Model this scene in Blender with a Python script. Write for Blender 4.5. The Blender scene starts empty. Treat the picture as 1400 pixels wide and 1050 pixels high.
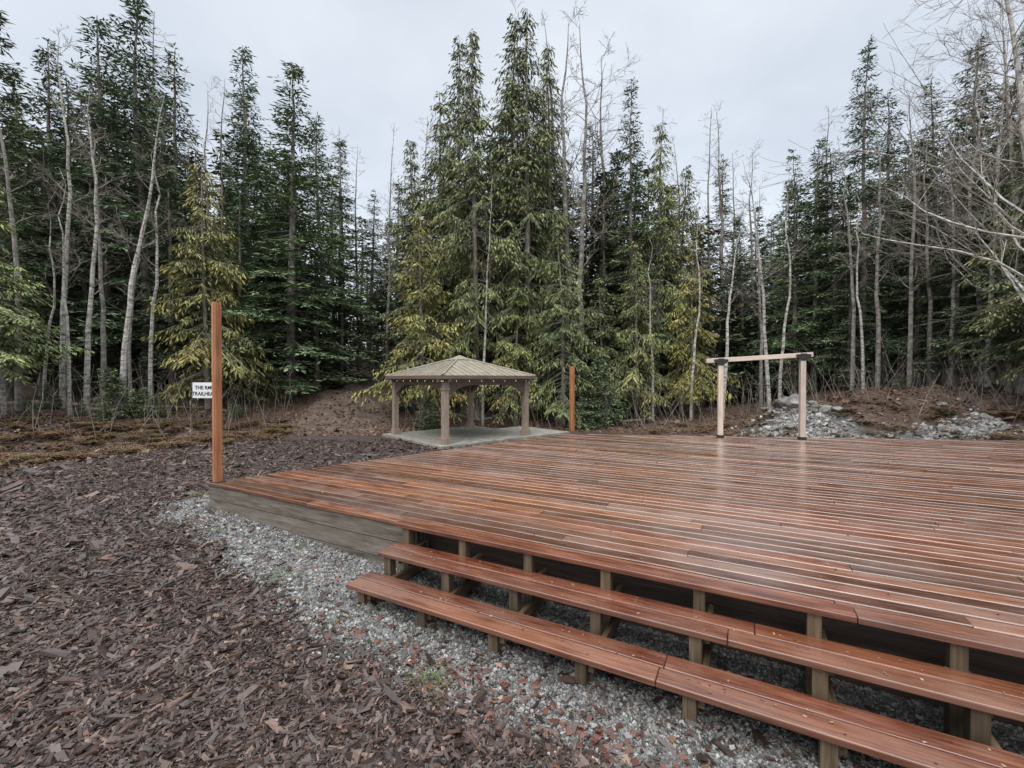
import bpy, math, random
import numpy as np
from mathutils import Vector, Matrix
random.seed(3)
RG=np.random.default_rng(7)
scene=bpy.context.scene
COL=scene.collection
CAMZ=1.95
# ------------------------------------------------------------------ mesh builder
class MB:
    def __init__(s):
        s.V=[];s.F=[];s.C=[];s.G=[];s.n=0
    def add(s,v,f,mat=0,col=(1,0.5,0.5),gp=None):
        v=np.asarray(v,float).reshape(-1,3); f=np.asarray(f,int)
        s.V.append(v); s.F.append((f+s.n,mat))
        c=np.asarray(col,float)
        if c.ndim==1: c=np.tile(c,(len(v),1))
        s.C.append(c)
        s.G.append(v.copy() if gp is None else np.asarray(gp,float))
        s.n+=len(v)
    def mesh(s,name,mats,smooth=False):
        V=np.concatenate(s.V);C=np.concatenate(s.C);G=np.concatenate(s.G)
        me=bpy.data.meshes.new(name)
        loops=np.concatenate([f.reshape(-1) for f,_ in s.F])
        tot=np.concatenate([np.full(len(f),f.shape[1]) for f,_ in s.F])
        mi=np.concatenate([np.full(len(f),m) for f,m in s.F])
        st=np.concatenate([[0],np.cumsum(tot)[:-1]])
        me.vertices.add(len(V)); me.vertices.foreach_set('co',V.astype(np.float32).ravel())
        me.loops.add(len(loops)); me.loops.foreach_set('vertex_index',loops.astype(np.int32))
        me.polygons.add(len(tot)); me.polygons.foreach_set('loop_start',st.astype(np.int32))
        me.polygons.foreach_set('loop_total',tot.astype(np.int32))
        me.polygons.foreach_set('material_index',mi.astype(np.int32))
        me.polygons.foreach_set('use_smooth',np.full(len(tot),bool(smooth)))
        me.update(calc_edges=True)
        a=me.color_attributes.new('Col','FLOAT_COLOR','POINT')
        a.data.foreach_set('color',np.concatenate([C,np.ones((len(C),1))],1).astype(np.float32).ravel())
        g=me.attributes.new('gp','FLOAT_VECTOR','POINT')
        g.data.foreach_set('vector',G.astype(np.float32).ravel())
        for m in mats: me.materials.append(m)
        me.validate()
        return me
def obj(name,me,parent=None,loc=(0,0,0),rotz=0,scale=(1,1,1),bevel=0):
    o=bpy.data.objects.new(name,me); COL.objects.link(o)
    o.location=loc;o.rotation_euler=(0,0,rotz);o.scale=scale
    if parent: o.parent=parent
    if bevel:
        b=o.modifiers.new('b','BEVEL');b.width=bevel;b.segments=2;b.limit_method='ANGLE'
    return o
def empty(name,loc=(0,0,0),rotz=0):
    o=bpy.data.objects.new(name,None);COL.objects.link(o);o.location=loc;o.rotation_euler=(0,0,rotz);o.empty_display_size=.2
    return o
BOXF=np.array([[0,3,2,1],[4,5,6,7],[0,1,5,4],[1,2,6,5],[2,3,7,6],[3,0,4,7]])
def boxv(a,b):
    x0,y0,z0=a;x1,y1,z1=b
    return np.array([[x0,y0,z0],[x1,y0,z0],[x1,y1,z0],[x0,y1,z0],[x0,y0,z1],[x1,y0,z1],[x1,y1,z1],[x0,y1,z1]],float)
def rcol(): return (random.uniform(.0,1),random.random(),random.random())
def add_box(mb,a,b,axis=0,xf=None,mat=0,col=None):
    v=boxv(a,b); g=v.copy()
    if axis==2: g=g[:,[2,0,1]]
    if axis==1: g=g[:,[1,0,2]]
    g=g+np.array([random.uniform(0,50),random.uniform(0,5),random.uniform(0,5)])
    if xf: v=xf(v)
    mb.add(v,BOXF,mat,col or rcol(),g)
def tube(mb,pts,rad,k=5,mat=0,col=(1,.5,.5)):
    pts=np.asarray(pts,float);rad=np.asarray(rad,float);n=len(pts)
    d=np.gradient(pts,axis=0);d/=np.linalg.norm(d,axis=1)[:,None]+1e-9
    ref=np.array([0,0,1.]) if abs(d[0][2])<.8 else np.array([1.,0,0])
    a=np.cross(d,ref);a/=np.linalg.norm(a,axis=1)[:,None]+1e-9
    b=np.cross(d,a)
    th=np.arange(k)/k*2*math.pi
    v=pts[:,None]+rad[:,None,None]*(np.cos(th)[None,:,None]*a[:,None]+np.sin(th)[None,:,None]*b[:,None])
    i=np.arange(n-1)[:,None]*k;j=np.arange(k)[None];j2=(j+1)%k
    f=np.stack([i+j,i+j2,i+k+j2,i+k+j],-1).reshape(-1,4)
    mb.add(v.reshape(-1,3),f,mat,col)
# ------------------------------------------------------------------ noise
def _h(ix,iy,s):
    n=np.sin(ix*127.1+iy*311.7+s*74.7)*43758.5453
    return n-np.floor(n)
def vnoise(x,y,s=0):
    ix=np.floor(x);iy=np.floor(y);fx=x-ix;fy=y-iy
    fx=fx*fx*(3-2*fx);fy=fy*fy*(3-2*fy)
    return (_h(ix,iy,s)*(1-fx)+_h(ix+1,iy,s)*fx)*(1-fy)+(_h(ix,iy+1,s)*(1-fx)+_h(ix+1,iy+1,s)*fx)*fy
def sst(a,b,x):
    t=np.clip((x-a)/(b-a),0,1);return t*t*(3-2*t)
# ------------------------------------------------------------------ layout
A=np.array([-4.14,5.92]); d=np.array([-.881,.472])*-1; d/=np.linalg.norm(d); nin=np.array([-d[1],d[0]])
def P(v):
    v=np.asarray(v,float);o=v.copy()
    o[:,0]=A[0]+v[:,0]*d[0]+v[:,1]*nin[0];o[:,1]=A[1]+v[:,0]*d[1]+v[:,1]*nin[1];return o
def sv(x,y):
    return (x-A[0])*d[0]+(y-A[1])*d[1],(x-A[0])*nin[0]+(y-A[1])*nin[1]
DZ=.55
def trailx(y): return np.interp(y,[10,14,18,22,27,34,45],[-5.8,-6.0,-6.6,-7.2,-7.9,-9.2,-11])
def gz(x,y):
    x=np.asarray(x,float);y=np.asarray(y,float)
    R=np.sqrt(x*x+y*y);th=np.degrees(np.arctan2(x,y))
    e=np.interp(th,[-60,-49,-31,-22,-14,0,22,38,49,60],[15.5,15.5,17,17,18.5,17.5,17.3,14.5,15,15])
    bk=np.interp(th,[-60,-49,-31,-20,-10,0,18,30,38,49,60],[.9,.8,.8,1.25,.5,.35,.35,.6,1.35,1.5,1.5])
    z=bk*sst(e-.5,e+4.5,R)
    sl=np.interp(th,[-50,-20,-5,20,50],[.07,.10,.05,.05,.08])
    z=z+sl*np.clip(R-e-4,0,60)
    z=z+.2*np.exp(-((x-A[0])**2+(y-A[1])**2)/(2*2.3**2))
    z=z+.75*np.exp(-((x-8.75)**2+(y-14.0)**2)/(2*.85**2))
    z=z+.35*np.exp(-((x+6.9)**2/3.2+(y-19)**2/4))
    far=sst(4,20,R)
    z=z+(vnoise(x*.35,y*.35,1)-.5)*.35*far*sst(e-3,e+2,R)+(vnoise(x*1.3,y*1.3,2)-.5)*(.02+.16*far*sst(e-2,e,R))
    return z
def at(px,D): return (px-700)/600*D
# ------------------------------------------------------------------ materials
def newmat(name):
    m=bpy.data.materials.new(name);m.use_nodes=True;nt=m.node_tree
    b=nt.nodes['Principled BSDF'];return m,nt,b
def N(nt,t,**k):
    n=nt.nodes.new(t)
    for a,v in k.items(): setattr(n,a,v)
    return n
def L(nt,a,b): nt.links.new(a,b)
def ramp(nt,fac,stops,interp='LINEAR'):
    r=N(nt,'ShaderNodeValToRGB');r.color_ramp.interpolation=interp
    el=r.color_ramp.elements
    while len(el)<len(stops): el.new(.5)
    for e,(p,c) in zip(el,stops):
        e.position=p;e.color=(*c,1) if len(c)==3 else c
    if fac is not None: L(nt,fac,r.inputs[0])
    return r.outputs[0]
def noise(nt,vec,scale,detail=4,rough=.55):
    n=N(nt,'ShaderNodeTexNoise');n.inputs['Scale'].default_value=scale;n.inputs['Detail'].default_value=detail;n.inputs['Roughness'].default_value=rough
    if vec is not None: L(nt,vec,n.inputs['Vector'])
    return n
def mapping(nt,vec,sc):
    m=N(nt,'ShaderNodeMapping');m.inputs['Scale'].default_value=sc;L(nt,vec,m.inputs['Vector']);return m.outputs[0]
def mix(nt,fac,a,b,mode='MIX'):
    m=N(nt,'ShaderNodeMix',data_type='RGBA',blend_type=mode)
    for s,v in ((m.inputs[0],fac),(m.inputs[6],a),(m.inputs[7],b)):
        if isinstance(v,(int,float)): s.default_value=v
        elif isinstance(v,tuple): s.default_value=(*v,1)
        else: L(nt,v,s)
    return m.outputs[2]
def math_(nt,op,a,b=None,c=None):
    m=N(nt,'ShaderNodeMath',operation=op)
    for s,v in zip(m.inputs,(a,b,c)):
        if v is None: continue
        if isinstance(v,(int,float)): s.default_value=v
        else: L(nt,v,s)
    return m.outputs[0]
def maprange(nt,v,a,b,c,dd):
    m=N(nt,'ShaderNodeMapRange');L(nt,v,m.inputs[0])
    for i,x in enumerate((a,b,c,dd)): m.inputs[i+1].default_value=x
    return m.outputs[0]
def attr(nt,name):
    return N(nt,'ShaderNodeAttribute',attribute_name=name)
def bump(nt,b,h,st,dist=.02):
    n=N(nt,'ShaderNodeBump');n.inputs['Strength'].default_value=st;n.inputs['Distance'].default_value=dist
    L(nt,h,n.inputs['Height']);L(nt,n.outputs[0],b.inputs['Normal']);return n
def wood(name,c0,c1,c2,grey=None,greyamt=.5,rough=(.3,.6),bst=.3,gsc=(1.0,26,26),vary=(.6,1.3),orange=None,coat=0,glo=.80):
    m,nt,b=newmat(name)
    g=attr(nt,'gp').outputs['Vector'];c=attr(nt,'Col')
    sep=N(nt,'ShaderNodeSeparateColor');L(nt,c.outputs['Color'],sep.inputs[0])
    gm=mapping(nt,g,gsc)
    n1=noise(nt,gm,2.2,6,.62);n2=noise(nt,mapping(nt,g,(2.5,9,9)),1.3,3)
    tc=N(nt,'ShaderNodeTexCoord')
    n3=noise(nt,tc.outputs['Object'],.75,5,.65)
    f=math_(nt,'ADD',math_(nt,'MULTIPLY',n1.outputs[0],.65),math_(nt,'MULTIPLY',n2.outputs[0],.35))
    col=ramp(nt,f,[(.34,c0),(.5,c1),(.68,c2)])
    if orange:
        col=mix(nt,maprange(nt,sep.outputs[2],.5,1.0,0,.7),col,ramp(nt,f,[(.34,tuple(x*.35 for x in orange)),(.52,orange),(.68,tuple(x*1.35 for x in orange))]))
    if grey:
        ga=math_(nt,'ADD',math_(nt,'MULTIPLY',n3.outputs[0],1.0),math_(nt,'MULTIPLY',n2.outputs[0],.55))
        ga=math_(nt,'ADD',ga,math_(nt,'MULTIPLY',sep.outputs[1],.3))
        ga=maprange(nt,ga,glo,glo+.32,0,greyamt)
        col=mix(nt,ga,col,mix(nt,n1.outputs[0],grey,tuple(x*.5 for x in grey)))
    br=maprange(nt,sep.outputs[0],0,1,vary[0],vary[1])
    cc=N(nt,'ShaderNodeCombineColor')
    for i in range(3): L(nt,br,cc.inputs[i])
    col=mix(nt,1.0,col,cc.outputs[0],'MULTIPLY')
    L(nt,col,b.inputs['Base Color'])
    rr=math_(nt,'ADD',math_(nt,'MULTIPLY',n3.outputs[0],.6),math_(nt,'MULTIPLY',n2.outputs[0],.4))
    L(nt,maprange(nt,rr,.38,.62,rough[0],rough[1]),b.inputs['Roughness'])
    if coat:
        b.inputs['Coat Weight'].default_value=coat;L(nt,maprange(nt,rr,.38,.62,.13,.34),b.inputs['Coat Roughness'])
        b.inputs['Coat IOR'].default_value=1.6
    bump(nt,b,math_(nt,'ADD',n1.outputs[0],math_(nt,'MULTIPLY',n2.outputs[0],.8)),bst,.006)
    return m
M_deck=wood('deck_wood',(.055,.019,.010),(.175,.062,.033),(.30,.135,.075),grey=(.22,.155,.125),greyamt=.6,rough=(.14,.38),bst=.5,vary=(.55,1.3),orange=(.29,.115,.048),coat=1.0,glo=.80)
M_step=wood('step_wood',(.045,.015,.009),(.145,.048,.027),(.27,.11,.06),grey=(.18,.12,.092),greyamt=.45,rough=(.14,.36),bst=.45,vary=(.65,1.2),coat=.6,orange=(.22,.085,.04))
M_treated=wood('treated_wood',(.05,.035,.021),(.125,.088,.052),(.22,.16,.10),rough=(.45,.7),bst=.3)
M_skirt=wood('weathered_wood',(.05,.038,.030),(.16,.130,.103),(.29,.25,.21),grey=(.125,.12,.095),greyamt=.5,rough=(.5,.8),bst=.7,gsc=(1.2,14,14))
M_dark=wood('dark_wood',(.02,.013,.010),(.05,.032,.023),(.09,.06,.04),rough=(.5,.8))
M_orange=wood('cedar_post_wood',(.22,.08,.033),(.38,.155,.065),(.48,.23,.11),rough=(.4,.6),bst=.3,vary=(.75,1.15))
M_pale=wood('pale_timber',(.38,.30,.24),(.55,.45,.37),(.66,.57,.49),rough=(.5,.7),bst=.2,vary=(.85,1.1))
M_gaz=wood('gazebo_wood',(.19,.142,.105),(.29,.225,.175),(.37,.30,.235),rough=(.45,.6),bst=.12,vary=(.85,1.1))
M_gaz2=wood('gazebo_dark_wood',(.09,.06,.044),(.15,.105,.077),(.21,.15,.11),rough=(.45,.6),bst=.12)
def simple(name,c1,c2,scale,rough=.6,metal=0,bst=.2,spec=.5):
    m,nt,b=newmat(name);tc=N(nt,'ShaderNodeTexCoord')
    n=noise(nt,tc.outputs['Object'],scale,5,.6)
    L(nt,ramp(nt,n.outputs[0],[(.35,c1),(.65,c2)]),b.inputs['Base Color'])
    b.inputs['Roughness'].default_value=rough;b.inputs['Metallic'].default_value=metal
    b.inputs['Specular IOR Level'].default_value=spec
    if bst: bump(nt,b,n.outputs[0],bst,.01)
    return m
M_roof=simple('gazebo_roof_metal',(.225,.20,.155),(.31,.28,.22),3,.45,0,.05)
M_black=simple('black_steel',(.012,.012,.012),(.02,.02,.02),8,.45,.0,0)
M_white=simple('white_sign_paint',(.72,.73,.74),(.80,.81,.82),5,.5,0,0)
M_text=simple('sign_lettering',(.02,.025,.03),(.03,.03,.04),5,.6,0,0)
M_conc=simple('concrete',(.20,.19,.165),(.36,.345,.30),4,.5,0,.2)
M_rock=simple('rock_grey',(.08,.075,.067),(.25,.235,.21),3,.6,0,.8)
M_bulb=simple('bulb_glass',(.6,.58,.5),(.7,.68,.6),5,.2,0,0)
def colmat(name,stops,rough=.6,spec=.4,nscale=0,objvar=False):
    m,nt,b=newmat(name);c=attr(nt,'Col')
    sep=N(nt,'ShaderNodeSeparateColor');L(nt,c.outputs['Color'],sep.inputs[0])
    col=ramp(nt,sep.outputs[1],stops)
    if nscale:
        tc=N(nt,'ShaderNodeTexCoord');n=noise(nt,tc.outputs['Object'],nscale,3)
        col=mix(nt,.6,col,ramp(nt,n.outputs[0],[(.3,(.35,.35,.35)),(.7,(1.3,1.3,1.3))]),'MULTIPLY')
    cc=N(nt,'ShaderNodeCombineColor')
    for i in range(3): L(nt,sep.outputs[0],cc.inputs[i])
    col=mix(nt,1.0,col,cc.outputs[0],'MULTIPLY')
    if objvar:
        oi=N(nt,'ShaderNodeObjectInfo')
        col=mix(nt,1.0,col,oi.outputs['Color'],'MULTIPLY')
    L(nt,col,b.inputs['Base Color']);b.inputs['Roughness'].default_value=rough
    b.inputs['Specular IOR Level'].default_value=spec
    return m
M_fir=colmat('fir_foliage',[(0,(.105,.145,.085)),(.5,(.160,.200,.113)),(1,(.235,.255,.140))],.65,.2,objvar=True)
M_cedar=colmat('cedar_foliage',[(0,(.13,.160,.080)),(.5,(.215,.230,.105)),(1,(.36,.305,.135))],.65,.2,objvar=True)
M_chip=colmat('bark_chips',[(0,(.024,.017,.014)),(.5,(.070,.045,.036)),(.85,(.125,.075,.055)),(1,(.26,.18,.135))],.42,.5,nscale=40)
M_gravel=colmat('gravel_stone',[(0,(.065,.064,.060)),(.5,(.145,.143,.135)),(1,(.30,.295,.28))],.5,.5)
M_rgrav=colmat('rock_rubble',[(0,(.09,.085,.075)),(.5,(.21,.20,.185)),(1,(.38,.37,.345))],.6,.5)
M_leaf=colmat('fallen_leaf',[(0,(.07,.03,.022)),(.5,(.14,.055,.036)),(1,(.30,.21,.12))],.4,.5)
M_grass=colmat('green_grass',[(0,(.08,.13,.03)),(1,(.22,.26,.08))],.6,.3)
M_dry=colmat('dry_grass',[(0,(.070,.042,.028)),(.5,(.150,.092,.060)),(.85,(.27,.185,.125)),(1,(.16,.12,.07))],.7,.2)
M_fern=colmat('fern_fronds',[(0,(.13,.078,.043)),(.5,(.20,.125,.068)),(.85,(.17,.125,.06)),(1,(.10,.14,.05))],.7,.2)
def barkmat(name,c0,c1,c2,sc):
    m,nt,b=newmat(name);tc=N(nt,'ShaderNodeTexCoord')
    n=noise(nt,mapping(nt,tc.outputs['Object'],sc),1.5,5,.65)
    col=ramp(nt,n.outputs[0],[(.34,c0),(.48,c1),(.7,c2)])
    L(nt,col,b.inputs['Base Color']);b.inputs['Roughness'].default_value=.8
    bump(nt,b,n.outputs[0],.5,.02);return m
M_bark=barkmat('conifer_bark',(.09,.076,.064),(.20,.175,.15),(.36,.33,.29),(6,6,1.6))
M_birch=barkmat('birch_bark',(.07,.06,.052),(.34,.32,.29),(.64,.61,.56),(3,3,7))
M_grey=barkmat('alder_bark',(.08,.07,.06),(.20,.183,.162),(.38,.355,.32),(3,3,5))
M_twig=barkmat('twig_bark',(.10,.083,.07),(.18,.155,.13),(.28,.25,.215),(3,3,3))
def groundmat():
    m,nt,b=newmat('ground_surface');tc=N(nt,'ShaderNodeTexCoord').outputs['Object']
    c=attr(nt,'Col');sep=N(nt,'ShaderNodeSeparateColor');L(nt,c.outputs['Color'],sep.inputs[0])
    nb=noise(nt,tc,2.3,6,.65).outputs[0]; nf=noise(nt,tc,30,4,.6).outputs[0]
    def mask(s,w=.5):
        v=math_(nt,'ADD',s,math_(nt,'MULTIPLY',math_(nt,'SUBTRACT',math_(nt,'ADD',math_(nt,'MULTIPLY',nb,.6),math_(nt,'MULTIPLY',nf,.4)),.5),w*2))
        return maprange(nt,v,.42,.6,0,1)
    def voro(scale,sc=(1,1,1)):
        v=N(nt,'ShaderNodeTexVoronoi');v.inputs['Scale'].default_value=scale;v.inputs['Randomness'].default_value=1
        L(nt,mapping(nt,tc,sc),v.inputs['Vector']);return v
    v1=voro(34,(1,1.8,1));v1b=voro(75,(1.7,1,1))
    s1=N(nt,'ShaderNodeSeparateColor');L(nt,v1.outputs['Color'],s1.inputs[0])
    s1b=N(nt,'ShaderNodeSeparateColor');L(nt,v1b.outputs['Color'],s1b.inputs[0])
    mf=math_(nt,'ADD',math_(nt,'MULTIPLY',s1.outputs[0],.55),math_(nt,'MULTIPLY',s1b.outputs[0],.45))
    mul=ramp(nt,mf,[(.1,(.014,.010,.008)),(.45,(.048,.031,.025)),(.75,(.085,.054,.042)),(.97,(.18,.13,.10))])
    mul=mix(nt,.5,mul,ramp(nt,noise(nt,tc,.5,3).outputs[0],[(.35,(.6,.6,.6)),(.65,(1.25,1.2,1.2))]),'MULTIPLY')
    v2=voro(90);s2=N(nt,'ShaderNodeSeparateColor');L(nt,v2.outputs['Color'],s2.inputs[0])
    gra=ramp(nt,s2.outputs[0],[(0,(.05,.049,.045)),(.5,(.12,.117,.108)),(1,(.24,.235,.22))])
    nfo=noise(nt,tc,5,8,.7).outputs[0]
    fo=ramp(nt,nfo,[(.3,(.028,.018,.013)),(.46,(.075,.046,.033)),(.6,(.145,.092,.064)),(.76,(.125,.10,.06))])
    fo=mix(nt,.5,fo,ramp(nt,s1b.outputs[0],[(0,(.4,.4,.4)),(1,(1.5,1.4,1.3))]),'MULTIPLY')
    di=ramp(nt,noise(nt,tc,3,8,.65).outputs[0],[(.3,(.060,.038,.028)),(.5,(.120,.082,.060)),(.7,(.20,.148,.112))])
    col=mix(nt,mask(sep.outputs[1]),mul,fo)
    col=mix(nt,mask(sep.outputs[2]),col,di)
    col=mix(nt,mask(sep.outputs[0],.3),col,gra)
    L(nt,col,b.inputs['Base Color']);b.inputs['Roughness'].default_value=.6
    h=math_(nt,'ADD',v1.outputs['Distance'],math_(nt,'MULTIPLY',v2.outputs['Distance'],.6))
    bump(nt,b,math_(nt,'ADD',h,nf),.8,.03)
    return m
M_ground=groundmat()
# ------------------------------------------------------------------ ground
def masks(x,y):
    s,v=sv(x,y);o=-v
    lim=np.interp(s,[-1.2,-.6,0,1.2,2.2,3.2,5,14],[-.3,.1,.30,.55,.80,1.0,1.12,1.15])
    lim=lim+(vnoise(x*1.6,y*1.6,5)-.5)*.4+(vnoise(x*5,y*5,15)-.5)*.14
    grav=sst(-.24,.24,lim-o)*sst(-1.0,-.5,s)*sst(9.,6.,v)*sst(-.5,.05,s-.45*np.maximum(v,0)+.6)
    th=np.degrees(np.arctan2(x,y));R=np.hypot(x,y)
    rm=np.interp(th,[-60,-49.5,-40,-31.7,-22,-12,0,22,34,49,60],[13.2,13.8,14.9,15.8,16.2,17,17,16,13.6,13,13])
    rm=rm+(vnoise(x*.8,y*.8,9)-.5)*1.2
    forest=sst(-.6,.6,R-rm)
    tr=sst(2.3,1.1,np.abs(x-trailx(y)))*sst(14.2,16.2,y)
    dirt=np.maximum(tr,.35*sst(15,17,R)*sst(-16,-8,th)*sst(21,18,R))
    dirt=np.maximum(dirt,.3*sst(28,34,th)*sst(12.5,13.5,R)*sst(21,17,R))
    dirt=np.maximum(dirt,.42*sst(-24,-30,th)*sst(-50,-40,th)*sst(.0,1.,R-rm)*sst(3.5,2,R-rm))
    gp=np.exp(-((x-8.4)**2/2.2+(y-12.8)**2/1.4))*1.6+np.exp(-((x-9.8)**2/9.0+(y-11.6)**2/.35))*1.2
    grav=np.maximum(grav,np.clip(gp,0,1))
    return grav,forest,dirt
def axis(n,a,ext):
    t=np.linspace(-1,1,n);return np.sinh(t*a)/np.sinh(a)*ext
xs=axis(381,4.6,420);ys=axis(381,4.6,420)+8
X,Y=np.meshgrid(xs,ys);Z=gz(X,Y)
g,f,dd=masks(X,Y)
mb=MB();n=len(xs)
i=np.arange(n-1)[:,None]*n;j=np.arange(n-1)[None]
F=np.stack([i+j,i+j+1,i+n+j+1,i+n+j],-1).reshape(-1,4)
mb.add(np.stack([X,Y,Z],-1).reshape(-1,3),F,0,np.stack([g,f,dd],-1).reshape(-1,3))
obj('ground',mb.mesh('ground',[M_ground],True))
# ------------------------------------------------------------------ chips & stones
def inpoly_deck(x,y):
    s,v=sv(x,y);e=np.array([1.31,11.2])-A
    cr=e[0]*(y-A[1])-e[1]*(x-A[0])
    return (v>0)&(cr<0)
def scatter_boxes(name,x,y,z,lx,ly,lz,tilt,mat,colv,parent=None):
    m=len(x)
    q=RG.normal(0,1,(m,3))*tilt;yaw=RG.uniform(0,6.283,m)
    ax=np.stack([np.cos(yaw),np.sin(yaw),q[:,0]],1);ax/=np.linalg.norm(ax,axis=1)[:,None]
    up=np.stack([q[:,1],q[:,2],np.ones(m)],1);ay=np.cross(up,ax);ay/=np.linalg.norm(ay,axis=1)[:,None];az=np.cross(ax,ay)
    u=boxv((-.5,-.5,-.5),(.5,.5,.5))
    jit=1+RG.uniform(-.4,.4,(m,8,3))
    c=u[None]*jit*np.stack([lx,ly,lz],1)[:,None]
    v=np.stack([x,y,z],1)[:,None]+c[...,0:1]*ax[:,None]+c[...,1:2]*ay[:,None]+c[...,2:3]*az[:,None]
    F=(BOXF[1:][None]+np.arange(m)[:,None,None]*8).reshape(-1,4)
    mb=MB();mb.add(v.reshape(-1,3),F,0,np.repeat(colv,8,0))
    return obj(name,mb.mesh(name,[mat]),parent)
NC=170000
D=1.25*np.exp(RG.uniform(0,1,NC)*math.log(14/1.25));x=RG.uniform(-1.35,1.1,NC)*(D+.6);y=D
g,f,dd=masks(x,y)
keep=(RG.uniform(0,1,NC)>g*1.05-.02+.6*f)&(~inpoly_deck(x,y))
keep|=(RG.uniform(0,1,NC)<.12)&(~inpoly_deck(x,y))&(f<.5)
x=x[keep];y=y[keep];m=len(x);D=np.hypot(x,y)
sz=RG.lognormal(0,.5,m)*(.0115+.0020*D)
cb=np.stack([RG.uniform(.55,1.4,m),np.clip(RG.beta(1.6,2.3,m),0,1),RG.uniform(0,1,m)],1)
scatter_boxes('bark_mulch',x,y,gz(x,y)+RG.uniform(0,.014,m),sz*1.9,sz*RG.uniform(.25,.7,m),sz*.2+.002,.3,M_chip,cb)
NG=150000
s=-.9+(RG.uniform(0,1,NG)**.9)*9.5;v=-RG.uniform(-.9,1.5,NG)
pp=P(np.stack([s,v,v*0],1));x=pp[:,0];y=pp[:,1]
g,f,dd=masks(x,y);keep=(RG.uniform(0,1,NG)<g*.92)&((v<.75)&((v<0)|(s>3.3)|(inpoly_deck(x,y)==False)))&(y>.9)
x=x[keep];y=y[keep];m=len(x)
sz=RG.lognormal(0,.4,m)*(.0062+.0011*y)
cb=np.stack([RG.uniform(.75,1.2,m),RG.uniform(0,1,m),RG.uniform(0,1,m)],1)
scatter_boxes('gravel',x,y,gz(x,y)+RG.uniform(-.003,.004,m),sz*1.2,sz,sz*.8,.6,M_gravel,cb)
m=2200
x=np.concatenate([RG.normal(8.35,.6,m),RG.uniform(6.4,13.0,1900)]);y=np.concatenate([RG.normal(13.0,.6,m),RG.normal(11.65,.28,1900)]);m=len(x)
sz=RG.lognormal(0,.45,m)*.05
cb=np.stack([RG.uniform(.7,1.15,m),RG.uniform(.1,1,m),RG.uniform(0,1,m)],1)
scatter_boxes('rock_gravel_slope',x,y,gz(x,y)+.01,sz*1.3,sz,sz*.8,.6,M_rgrav,cb)
import bmesh
def boulder(name,loc,r,seed,parent=None):
    bm=bmesh.new();bmesh.ops.create_icosphere(bm,subdivisions=3,radius=1)
    rr=np.random.default_rng(seed);pl=[(rr.normal(0,1,3),rr.uniform(.45,.85)) for _ in range(9)]
    for v in bm.verts:
        p=np.array(v.co)
        for nn,h in pl:
            nn=nn/np.linalg.norm(nn);dt=p@nn
            if dt>h: p=p-nn*(dt-h)
        p=p*(1+.04*math.sin(p[0]*9+seed)*math.cos(p[1]*8))
        v.co=p*np.array([1,1,.72])*r
    me=bpy.data.meshes.new(name);bm.to_mesh(me);bm.free();me.materials.append(M_rock)
    o=obj(name,me,parent,loc,rr.uniform(0,6));o.scale=(1,rr.uniform(.7,1),rr.uniform(.7,1.1));return o
pile=empty('rock_pile')
rr=np.random.default_rng(4)
for k in range(30):
    bx=8.95+rr.normal(0,.45);by=14.0+rr.normal(0,.3);r=rr.uniform(.11,.28)
    boulder('boulder_%d'%k,(bx,by,float(gz(bx,by))+r*.35+(.1 if k%3==0 else 0)),r,k,pile)
for k,(px,D_,r) in enumerate([(1290,12.8,.16),(1312,13.0,.12)]):
    bx=at(px,D_);boulder('boulder',(bx,D_,float(gz(bx,D_))+r*.2),r,50+k)
# ------------------------------------------------------------------ deck
deck=empty('wooden_deck')
poly=[(-4.14,5.92),(5.55,.73),(15.5,6.0),(13.0,9.75),(1.31,11.2)]
PS=[sv(*p) for p in poly]
PS=[(float(a),float(b)) for a,b in PS]
PS[0]=(0.0,0.0);PS[1]=(PS[1][0],0.0)
def srange(v):
    ss=[]
    for k in range(len(PS)):
        (s0,v0),(s1,v1)=PS[k],PS[(k+1)%len(PS)]
        if abs(v1-v0)<1e-6:
            if abs(v-v0)<1e-6: ss+= [s0,s1]
            continue
        t=(v-v0)/(v1-v0)
        if -1e-9<=t<=1+1e-9: ss.append(s0+t*(s1-s0))
    return (min(ss),max(ss)) if len(ss)>=2 else None
mb=MB();PITCH=.146;vmax=max(p[1] for p in PS)
k=0
prof=[(0,-.036),(0,-.006),(.006,-.0005),(.035,-.0015),(.067,-.003),(.099,-.0015),(.127,-.0005),(.133,-.006),(.133,-.036)]
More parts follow.
